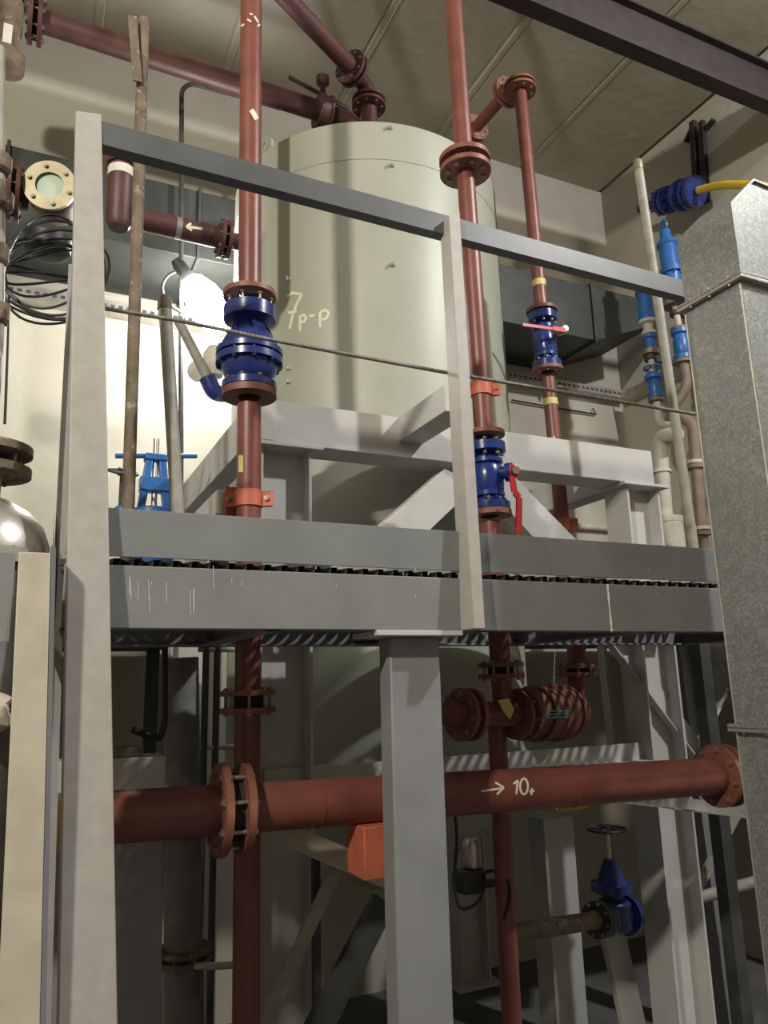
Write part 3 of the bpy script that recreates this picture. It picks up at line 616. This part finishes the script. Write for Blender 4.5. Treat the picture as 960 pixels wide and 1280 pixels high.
# ------------------------------------------------------------------ sight glass and pipework left
Y4 = 3.8
t = thing('sight_glass', 'red pipe fitting with a brass-ringed round sight glass', 'fitting', at(62, 300, Y4))
c = at(64, 236, Y4); ax = V((-.25, -1, -.12)).normalized()
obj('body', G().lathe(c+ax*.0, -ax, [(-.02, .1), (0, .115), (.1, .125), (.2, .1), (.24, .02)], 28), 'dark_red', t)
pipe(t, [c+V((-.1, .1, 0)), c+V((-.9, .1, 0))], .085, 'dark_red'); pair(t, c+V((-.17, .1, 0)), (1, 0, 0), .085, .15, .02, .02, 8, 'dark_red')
g = G(); g.ring(c+ax*.02, ax, .068, .128, .02, 32); obj('ring', g, 'brass', t); bolts(t, c+ax*.03, ax, .1, 6, .03, .012, m='brass')
obj('glass', G().lathe(c+ax*.01, ax, [(0, .068), (.012, .066)], 28), 'glass_disc', t)
obj('drain_cup', G().lathe(at(62, 282, Y4)+V((0, .12, -.1)), (0, 0, 1), [(0, .07), (.02, .11), (.09, .115), (.12, .06)], 28), 'black_rubber', t)
t = thing('elbow_drum', 'dark red flanged pipe drop with a white band beside the sight glass', 'pipe', at(148, 300, Y4))
c = at(148, 285, Y4); zt_ = zof(148, 208, Y4)
obj('drum', G().lathe(c, (0, 0, 1), [(0, .05), (.03, .066), (zt_-c.z, .066)], 24), 'dark_red', t); flange(t, (c.x, c.y, zt_), (0, 0, 1), .03, .08, .03, 'dark_red'); band(t, (c.x, c.y, zof(148, 217, Y4)), (0, 0, 1), .066, .05, 'label_white', 'white_band')
L5 = [at(150, 268, Y4+.0), at(285, 300, Y4)]; ab = (L5[1]-L5[0]).normalized(); pipe(t, [L5[0]+ab*.07, L5[1]], .058, 'dark_red', 'side_pipe'); pair(t, L5[1]-ab*.02, ab, .058, .105, .02, .02, 8, 'dark_red'); e5 = at(313, 300, Y4); pipe(t, fillet([L5[1]-ab*.01, V((e5.x, e5.y, L5[1].z)), V((at(313.5, 10, Y4).x, Y4, ZC-.02))], .08), .045, 'dark_red', 'ceiling_branch')
strokes(t, [[(233, 283), (253, 286)], [(239, 279), (233, 283)], [(233, 283), (240, 288)]], on_cyl(L5[0], ab, .058, .002), 3)
band(t, L5[0]+ab*.3, ab, .058, .03, 'steel', 'weld_ring', .002)
t = thing('cable_coil', 'loose black cable loops hanging beside the end post', 'cable', at(65, 410, 3.6))
for k in range(9):
    ry = 12+k*7+random.uniform(-2, 3); rx = 66+random.uniform(-6, 8); cx, cy = 62+random.uniform(-6, 6), 330+k*1.8
    yy = 3.62-.02*k
    obj('cable_loop', G().tube([at(cx+rx*math.cos(a), cy+ry*math.sin(a)+(8*math.sin(2*a+k)), yy+.03*math.sin(a+k)) for a in [2*math.pi*q/36 for q in range(37)]], .0065, 6, False), 'black_rubber', t)
obj('cable_tail', G().tube([at(4, 330, 3.6), at(12, 370, 3.58), at(10, 430, 3.6), at(6, 530, 3.6)], .006, 6), 'black_rubber', t)
t = thing('instrument_pipe', 'thin rusty vertical pipe with couplings above the domed vessel', 'pipe', at(-2, 545, 2.62))
pv = on(-2, 80, -4, 560, 2.62); obj('pipe', G().tube(fillet([pv(60), pv(440), V((-.125, 2.46, pv(500).z)), V((-.125, 2.46, 2.335))], .08), .022, 14), 'pole_grey', t)
for yy, rr_ in ((318, .036), (392, .038), (205, .045), (250, .05)): obj('coupling', G().lathe(pv(yy)-V((0, 0, .035)), (0, 0, 1), [(0, rr_*.8), (.01, rr_), (.06, rr_), (.07, rr_*.8)], 16), 'rusty', t)
t = thing('corner_valve', 'dark flanged valve with white label at the overhead pipe end', 'valve', at(4, 95, 4.5))
c = at(14, 14, 4.7); ab = (bp1-bp0).normalized()
obj('body', G().lathe(bp0-ab*.08, -ab, [(0, .14), (.03, .14), (.035, .09), (.2, .13), (.35, .1)], 28), 'dark_red', t)
c = at(8, 90, 4.6); obj('bonnet', G().lathe(c, (0, 0, 1), [(0, .06), (.02, .1), (.12, .1), (.14, .05), (.3, .06), (.5, .075)], 24), 'rusty', t)
obj('label_plate', G().box(at(5, 28, 4.5), at(14, 55, 4.5)+V((0, .006, 0))), 'label_white', t)

# ------------------------------------------------------------------ domed vessel and column at the left edge
vc = V((-.125, 2.46, FZ)); zd = 1.985-FZ
t = thing('domed_vessel', 'grey insulated vessel with a shiny domed lid and flanged neck', 'vessel', vc)
obj('dome', G().lathe(vc+V((0, 0, zd+.012)), (0, 0, 1), [(0, .19), (.03, .188), (.08, .17), (.125, .13), (.155, .08), (.165, .05)], 40), 'steel', t)
g = G(); g.lathe(vc+V((0, 0, zd-.03)), (0, 0, 1), [(0, .2), (.04, .2)], 40); obj('rim_flange', g, 'steel', t); bolts(t, vc+V((0, 0, zd-.01)), (0, 0, 1), .188, 20, .03, .01)
obj('neck', G().tube([vc+V((0, 0, zd+.16)), vc+V((0, 0, zd+.32))], .045, 20), 'cream_paint', t); pair(t, vc+V((0, 0, zd+.29)), (0, 0, 1), .045, .125, .024, .04, 8, 'rusty')
obj('body', G().lathe(vc, (0, 0, 1), [(0, .17), (zd-.032, .175)], 36), 'insulation', t)
for k in range(14):
    p = vc+V((.1*math.cos(k*.5-2.2), -.165+.03*math.cos(k), 1.585-FZ-.1+k*.02)); q = random.uniform(.02, .035)
    obj('torn_insulation', G().lathe(p-V((0, 0, q)), (random.uniform(-.6, .6), random.uniform(-.6, .6), 1), [(0, q*.3), (q*.4, q*random.uniform(.7, 1)), (q, q*random.uniform(.9, 1.3)), (q*1.6, q*.7), (q*2, .004)], 8), 'cream_paint', t)
cl = [at(20, 760, 2.12), at(62, 760, 2.12), at(50, 1280, 2.06), at(-4, 1280, 2.06)]
t = thing('cream_column', 'cream painted box column with chipped edge in front of domed vessel', 'column', (cl[2].x, 2.08, FZ))
lo = [ext(cl[0], cl[3], FZ), ext(cl[1], cl[2], FZ)]; hi = [ext(cl[0], cl[3], 1.955), ext(cl[1], cl[2], 1.955)]; d = V((0, .07, 0))
obj('shaft', G().hexa([lo[0], lo[1], lo[1]+d, lo[0]+d], [hi[0], hi[1], hi[1]+d, hi[0]+d]), 'cream_paint', t, bev=.003)
obj('edge_angle', G().hexa([lo[1]+V((0, .001, 0)), lo[1]+V((.012, .02, 0)), lo[1]+V((.012, .08, 0)), lo[1]+V((0, .08, 0))], [hi[1]+V((0, .001, .02)), hi[1]+V((.012, .02, .02)), hi[1]+V((.012, .08, .02)), hi[1]+V((0, .08, .02))]), 'column_paint', t)
obj('side_plate', G().box((hi[0].x-.1, 2.13, 1.73), (hi[0].x-.006, 2.14, 1.95)), 'column_paint', t)

# ------------------------------------------------------------------ valves on the right wall
def vertset(t, X, segs):
    """segs: (name, mat, [(px,py,r_px),...]) turned about the line through the points"""
    for nm, m, pts in segs:
        P = [atx(x, y, X) for x, y, r in pts]; R = [pxm(r, p) for p, (_, _, r) in zip(P, pts)]
        g = G(); a = (P[-1]-P[0]).normalized(); g.lathe(P[0], a, [((p-P[0]).dot(a), r) for p, r in zip(P, R)], 22); obj(nm, g, m, t)
X5 = 5.0
t = thing('relief_valve', 'tall blue spring relief valve with lifting eye above the railing', 'valve', atx(850, 455, X5))
vertset(t, X5, [('bonnet', 'sky_blue', [(831, 289, 6.5), (832, 301, 7.5), (834, 303, 12.5), (834.5, 307, 13), (835, 309, 11), (839, 336, 11.5), (839, 337, 14), (840, 343, 14)]), ('body', 'sky_blue', [(840, 343.3, 11), (842, 372, 12), (842, 374, 15), (843, 378, 15)]),
    ('flange', 'brown_pipe', [(843, 378.3, 15), (843.5, 383, 15)]), ('stem_pipe', 'white_pipe', [(844, 383.2, 4), (849, 410, 4)]), ('flange', 'brown_pipe', [(849, 410.2, 11), (849.3, 413, 11)]), ('lower_valve', 'sky_blue', [(849.5, 413.2, 11), (850, 418, 11), (850, 419, 8), (851, 428, 10), (852, 440, 10), (853, 444, 8), (853, 445, 11.5), (854, 450, 11.5)]), ('flange', 'brown_pipe', [(854, 450.2, 11.5), (854.3, 454, 11.5)])])
g = G(); c = atx(829.5, 282, X5); g.tube([c+V((0, .035*math.cos(a), .045*math.sin(a))) for a in [2*math.pi*k/16 for k in range(17)]], .012, 8, False); obj('lifting_eye', g, 'sky_blue', t)
bolts(t, atx(840, 341, X5), (0, 0, 1), .085, 8, .05, .01, m='sky_blue')
obj('outlet_bend', G().tube(fillet([atx(855, 455, X5), atx(860, 485, X5), atx(838, 512, X5-.1)], .15), .042, 16), 'brown_pipe', t)
t = thing('relief_valve', 'slim blue relief valve over a blue stop valve by the room corner', 'valve', atx(822, 505, X5))
vertset(t, X5, [('bonnet', 'sky_blue', [(803, 352, 7), (804, 363, 8), (804, 364, 10.5), (805, 368, 10.5), (805, 369, 9), (808, 396, 9.5), (808, 397, 11), (809, 401, 11)]), ('flange', 'white_pipe', [(809, 401.2, 11), (809.5, 405, 11), (809.6, 406, 6), (811, 414, 6), (811, 415, 9), (811.5, 419, 9)]), ('body', 'sky_blue', [(811.6, 419.2, 9), (812, 423, 9), (812, 424, 6.5), (813, 436, 7), (813, 437, 9.5)]), ('flange', 'brown_pipe', [(813, 437.2, 10), (813.4, 443, 10)]), ('stem', 'white_pipe', [(813.6, 443.2, 4), (815, 466, 4)]), ('stop_valve', 'sky_blue', [(816, 466.2, 7), (816, 470, 11), (817, 474, 11), (817, 475, 6), (818, 484, 9), (819, 491, 7), (819, 492, 9.5), (820, 498, 9.5)]), ('flange', 'brown_pipe', [(820, 498.2, 9.5), (820.4, 502, 9.5)])])
handwheel(t, atx(815, 460, X5), (0, 0, 1), .07, 'sky_blue', r=.009)
obj('outlet_bend', G().tube(fillet([atx(821, 503, X5), atx(824, 532, X5), atx(845, 532, X5)], .12), .036, 14), 'white_pipe', t)
for px, py, q in ((845, 392, t), (813, 448, t)):
    p = atx(px, py, X5); rv = [o for o in bpy.data.objects if o.name == ('relief_valve' if px == 845 else 'relief_valve.001')][0]
    obj('wall_bracket_arm', G().box((p.x+.02, p.y-.02, p.z-.02), (XR+.01, p.y+.02, p.z+.02)), 'dark_steel', rv); band(rv, p, (0, 0, 1), .034, .04, 'dark_steel', 'bracket_collar', .02)
# yellow gas line with navy valve
t = thing('yellow_gas_pipe', 'yellow pipe joined to a navy valve high on the right wall', 'pipe', atx(875, 237, 5.35))
obj('pipe', G().tube(fillet([atx(873, 238, 5.35), atx(900, 231, 5.35), atx(950, 231, 5.35), V((XR+.02, atx(950, 231, 5.35).y, atx(950, 231, 5.35).z))], .1), .036, 16), 'yellow', t)
p0, p1 = atx(822, 254, 5.35), atx(872, 238, 5.35); a = (p1-p0).normalized(); h = (p1-p0).length
v = thing('gas_valve', 'navy flanged valve on the yellow pipe high on the right wall', 'valve', p0)
obj('body', G().lathe(p0, a, [(0, .045), (h*.1, .045), (h*.1, .13), (h*.17, .13), (h*.17, .06), (h*.22, .06), (h*.23, .13), (h*.3, .13), (h*.31, .06), (h*.45, .09), (h*.56, .07), (h*.57, .15), (h*.66, .15), (h*.67, .09), (h*.76, .07), (h*.77, .14), (h*.84, .14), (h*.845, .06), (h*.88, .06), (h*.885, .14), (h*.97, .14)], 24), 'navy', v)
for q in (.13, .26, .62, .87): bolts(v, p0+a*h*q, a, .115, 8, .09, .014, m='navy')
obj('stub', G().tube([p0, p0-a*.25], .04, 14), 'dark_steel', v)
t = thing('wall_bracket', 'rusted twin channel bracket fixed on the right wall', 'bracket', atx(876, 250, 5.72))
for px in ((866, 872), (877, 883)):
    a, b2 = atx(px[0], 152, 5.71), atx(px[1], 252, 5.71); g = G(); g.bar(a, b2, .06, .05, (0, 1, 0)); obj('channel', g, 'crane_paint', t, bev=.004)
g = G(); g.bar(atx(858, 178, 5.72), atx(866, 160, 5.72), .06, .03, (1, 0, 0)); g.bar(atx(884, 160, 5.72), atx(893, 150, 5.72), .06, .03, (1, 0, 0)); obj('lug', g, 'crane_paint', t)
# pale vent pipes
t = thing('pale_bend_pipe', 'pale painted pipe bend with collar beside the room corner', 'pipe', atx(840, 684, 4.6))
obj('pipe', G().tube(fillet([atx(848, 543, 4.6), atx(824, 545, 4.6), atx(832, 650, 4.6)], .25), .06, 20), 'white_pipe', t)
vertset(t, 4.6, [('collar', 'white_pipe', [(825.5, 588, 13), (826, 592, 13)]), ('flange', 'white_pipe', [(836, 646, 17), (836.5, 653, 17)]), ('base_pipe', 'white_pipe', [(837, 653.2, 16), (853.2, 795.5, 17)])])
t = thing('brown_bend_pipe', 'brown pipe bend with two flange joints next to the galvanised duct', 'pipe', atx(880, 690, 4.4))
obj('pipe', G().tube(fillet([atx(852, 522, 4.4), atx(866, 530, 4.4), atx(880, 700, 4.4), V((4.4, atx(880, 700, 4.4).y, 1.907))], .12), .042, 16), 'brown_pipe', t)
vertset(t, 4.4, [('flange', 'white_pipe', [(869, 576, 11), (869.3, 580, 11)]), ('flange', 'brown_pipe', [(869.5, 581, 11), (870, 586, 11)]), ('flange', 'white_pipe', [(876.5, 659, 11), (877, 663, 11)]), ('flange', 'brown_pipe', [(877.2, 664, 11), (877.5, 669, 11)])])

# ------------------------------------------------------------------ added walkway plates: shade the space below, carry pole, valve and pipes
t = thing('rear_shade_deck', 'added dark plate walkway behind the platform, shading the space below', 'walkway', (.3, 4.6, FZ))
for x0, x1 in ((-2.2, .2), (.21, .93)): obj('plate', G().box((x0, 3.34, 1.89), (x1, 5.98, 1.905)), 'dark_steel', t); obj('stiffener', G().box((x0+.1, 3.36, 1.8), (x0+.11, 5.68, 1.889)), 'dark_steel', t)
for X, Y in ((-1.9, 5.6), (.85, 5.6), (-1.9, 3.45)): obj('leg', G().box((X-.04, Y-.04, FZ), (X+.04, Y+.04, 1.889)), 'dark_steel', t)
t = thing('corner_shade_deck', 'added dark plate walkway by the right wall, shading the space below', 'walkway', (4.6, 4.6, FZ))  # added like the rear plates: darkens the space below, holds the bend pipes
for x0, x1 in ((3.6, 4.6), (4.61, 5.7)): obj('plate', G().box((x0, 3.34, 1.89), (x1, 5.95, 1.905)), 'dark_steel', t)
for X, Y in ((3.72, 3.45), (5.6, 3.45), (5.6, 5.8)): obj('leg', G().box((X-.04, Y-.04, FZ), (X+.04, Y+.04, 1.889)), 'dark_steel', t)

# ------------------------------------------------------------------ clutter below the platform, left
t = thing('low_beam', 'short white box beam on a grey post behind the header pipe', 'beam', (.47, 3.3, FZ))
e = at(208, 945, 3.2); e2 = at(208, 1003, 3.2); obj('beam', G().box((-.35, 3.2, e2.z), (e.x, 3.38, e.z)), 'frame_white', t, bev=.004)
obj('post', G().hexa([(.43, 3.22, FZ), (.6, 3.22, FZ), (.6, 3.36, FZ), (.43, 3.36, FZ)], [(.385, 3.22, e2.z), (.55, 3.22, e2.z), (.55, 3.36, e2.z), (.385, 3.36, e2.z)]), 'column_paint', t, bev=.004)
obj('post', G().box((-.3, 3.22, FZ), (-.2, 3.36, e2.z)), 'column_paint', t, bev=.004)
bz = e.z
tag(obj('wood_block', G().box((.36, 3.24, bz+.001), (.47, 3.36, bz+.035)), 'wood', bev=.003), 'flat worn timber block lying on the short white beam', 'block')
t = thing('insulated_pipe', 'thick dark lagged pipe standing behind the tall red riser', 'pipe', at(229, 1200, 3.75))
pl = on(226, 815, 230, 1200, 3.75); obj('lagging', G().tube([V((pl(815).x, 3.75, 1.75)), zlim(pl(815), pl(1200), FZ)], .083, 24), 'insulation', t)
for yy in (1045, 1190, 1202): obj('flange', G().lathe(pl(yy), (0, 0, 1), [(0, .12), (.02, .12)], 24), 'rusty', t)
bolts(t, (pl(1190)+pl(1202))/2, (0, 0, 1), .105, 8, .06, .01)
obj('drain_cock', G().tube(fillet([pl(1200)+V((0, -.08, 0)), at(262, 1208, 3.6), at(290, 1206, 3.6)], .03), .016, 10), 'steel', t)
t = tag(obj('black_hose', G().tube(fillet([at(206, 800, 3.5), at(206, 905, 3.5), at(200, 925, 3.5), at(165, 912, 3.5)], .06), .014, 10), 'black_rubber'), 'black hose with a hooked lower end above the white beam', 'hose')
t = thing('thin_pipework', 'thin dark vertical pipes with cross rungs behind the tall red riser', 'pipe', at(266, 1000, 4.2))
for px in (258, 272): obj('pipe', G().tube([at(px, 800, 4.2), V((at(px, 800, 4.2).x, 4.2, FZ))], .018, 10), 'dark_steel', t)
for yy in (812, 934): obj('rung', G().tube([at(248, yy, 4.2), at(294, yy, 4.2)], .014, 10), 'pole_grey', t)
t = thing('box_strut', 'pale slanting box strut with a thin brace under the header pipe', 'strut', at(400, 1200, 3.15))
a, b2 = at(358, 1042, 3.15), at(500, 1104, 3.15); g = G(); g.bar(a, b2, .085, .1, (0, 0, 1)); obj('beam', g, 'cream_paint', t, bev=.004)
g = G(); a, b2 = at(425, 1075, 3.15), at(340, 1260, 3.15); g.bar(a, zlim(a, b2, FZ), .055, .012, (1, 0, 0)); obj('brace', g, 'pole_grey', t)
g = G(); a, b2 = at(480, 1125, 3.18), at(400, 1280, 3.18); g.bar(a, zlim(a, b2, FZ), .1, .05, (1, 0, 0)); obj('brace', g, 'dark_steel', t)
obj('post', G().box((at(392, 1100, 3.2).x, 3.2, FZ), (at(392, 1100, 3.2).x+.03, 3.23, at(392, 1057, 3.2).z)), 'dark_steel', t)
# ------------------------------------------------------------------ clutter below the platform, right
t = thing('grey_bend_pipe', 'grey bent pipe with a round flange under the header pipe', 'pipe', at(636, 1280, 3.3))
pts = [V((at(634, 1280, 3.3).x, 3.3, FZ)), at(634, 1168, 3.3), at(745, 1150, 3.5)]
obj('pipe', G().tube(fillet(pts, .13), .042, 18), 'rusty', t); ab = (pts[2]-pts[1]).normalized(); obj('flange', G().lathe(pts[2]-ab*.0, ab, [(0, .09), (.03, .09)], 24), 'dark_steel', t); obj('flange', G().lathe(pts[2]+ab*.035, ab, [(0, .09), (.03, .09)], 24), 'dark_steel', t)
bolts(t, pts[2]+ab*.033, ab, .075, 8, .07, .009)
v = thing('gate_valve', 'dark blue gate valve in shadow under the header pipe', 'valve', at(775, 1170, 3.62))
c = pts[2]+ab*.17
obj('body', G().lathe(c-V((0, 0, .07)), (0, 0, 1), [(0, .06), (.02, .09), (.14, .09), (.17, .06), (.2, .06), (.201, .11), (.24, .11), (.241, .08), (.3, .06), (.36, .03)], 24), 'navy', v)
obj('port', G().lathe(c-ab*.1, ab, [(0, .09), (.02, .09), (.021, .05), (.2, .05), (.201, .1), (.235, .1)], 24), 'navy', v)
obj('stem', G().tube([c+V((0, 0, .28)), c+V((0, 0, .46))], .012, 10), 'steel', v); handwheel(v, c+V((0, 0, .44)), (0, 0, 1), .1, 'dark_steel', r=.009)
t = thing('small_motor', 'small grey actuator with black cable beside the support column', 'motor', at(585, 1110, 3.1))
c = at(590, 1066, 3.15); obj('housing', G().lathe(c-V((0, 0, .06)), (0, 0, 1), [(0, .035), (.01, .042), (.1, .042), (.12, .03)], 20), 'steel', t); obj('gearbox', G().box(c+V((-.07, -.04, -.16)), c+V((.04, .05, -.065))), 'dark_steel', t, bev=.008)
obj('mount_arm', G().box(c+V((-.02, -.012, -.15)), c+V((.2, .012, -.12))), 'dark_steel', t)
obj('cable', G().tube(fillet([c+V((.02, 0, -.12)), at(612, 1085, 3.1), at(637, 1100, 3.0), at(638, 1125, 3.0), at(630, 1150, 3.0)], .08), .007, 8), 'black_rubber', t)
obj('cable', G().tube(fillet([at(568, 1010, 3.0), at(572, 1050, 3.0), at(566, 1110, 3.0), at(575, 1140, 3.0), at(600, 1128, 3.05), at(606, 1095, 3.1)], .1), .007, 8), 'black_rubber', t)
X0, X1 = at(684, 1100, 4.5).x, at(722, 1100, 4.5).x
tag(obj('lit_wall_box', G().box((X0, 4.5, FZ), (X1, 4.68, at(700, 1022, 4.5).z)), 'frame_white', bev=.006), 'pale box in place of a lit wall patch beneath the tank', 'post')  # pale box stands in for lit wall seen through beneath the tank
g = G(); a, b2 = at(757, 1130, 3.85), at(792, 1285, 3.85); g.bar(a, zlim(a, b2, FZ), .15, .05, (1, 0, 0)); tag(obj('white_prop', g, 'frame_white', bev=.004), 'leaning white box prop below the dark blue gate valve', 'prop')
g = G(); g.prof(P_L(.06, .06, .008), at(752, 1000, 3.1), at(930, 1022, 3.1), (0, 0, 1)); tag(obj('angle_iron', g, 'pole_grey'), 'grey angle iron crossing under the header pipe flange', 'angle iron')
tag(obj('grey_rod_pipe', G().tube([at(860, 1126, 3.75), at(945, 1102, 3.75)], .035, 14), 'pole_grey'), 'short grey horizontal pipe between column and galvanised duct', 'pipe')
tag(obj('yellow_stub_pipe', G().tube([at(697, 1011, 3.0), at(733, 1006, 3.0)], .015, 12), 'yellow'), 'short bright yellow pipe stub just under the header pipe', 'pipe')
g = G(); a, b2 = at(868, 960, 4.1), at(915, 1280, 4.1); g.prof(P_I(.16, .12, .01, .008), V((b2.x, 4.1, FZ)), V((a.x, 4.1, 1.885)), (1, 0, 0)); tag(obj('rear_column', g, 'column_paint'), 'grey steel column behind the tank frame at the duct side', 'column')
g = G(); a, b2 = at(930, 1000, 3.6), at(872, 1110, 3.6); g.bar(a, b2, .06, .02, (1, 0, 0)); tag(obj('flat_brace', g, 'pole_grey'), 'short slanting flat brace next to the galvanised duct', 'brace')

# ------------------------------------------------------------------ paint drips on the fascia
pt_ = [o for o in bpy.data.objects if o.name == 'steel_platform'][0]
dr = []
for k in range(26):
    x = random.choice([random.uniform(145, 330), random.uniform(145, 330), random.uniform(340, 860)]); y0 = random.uniform(706, 745); dr.append([(x, y0), (x+random.uniform(-.5, .5), y0+random.uniform(3, 40 if x < 330 else 3.5))])
strokes(pt_, dr, lambda x, y: at(x, y, PY0-.0012), .9, 'frame_white', 'paint_drip')['kind'] = 'stuff'
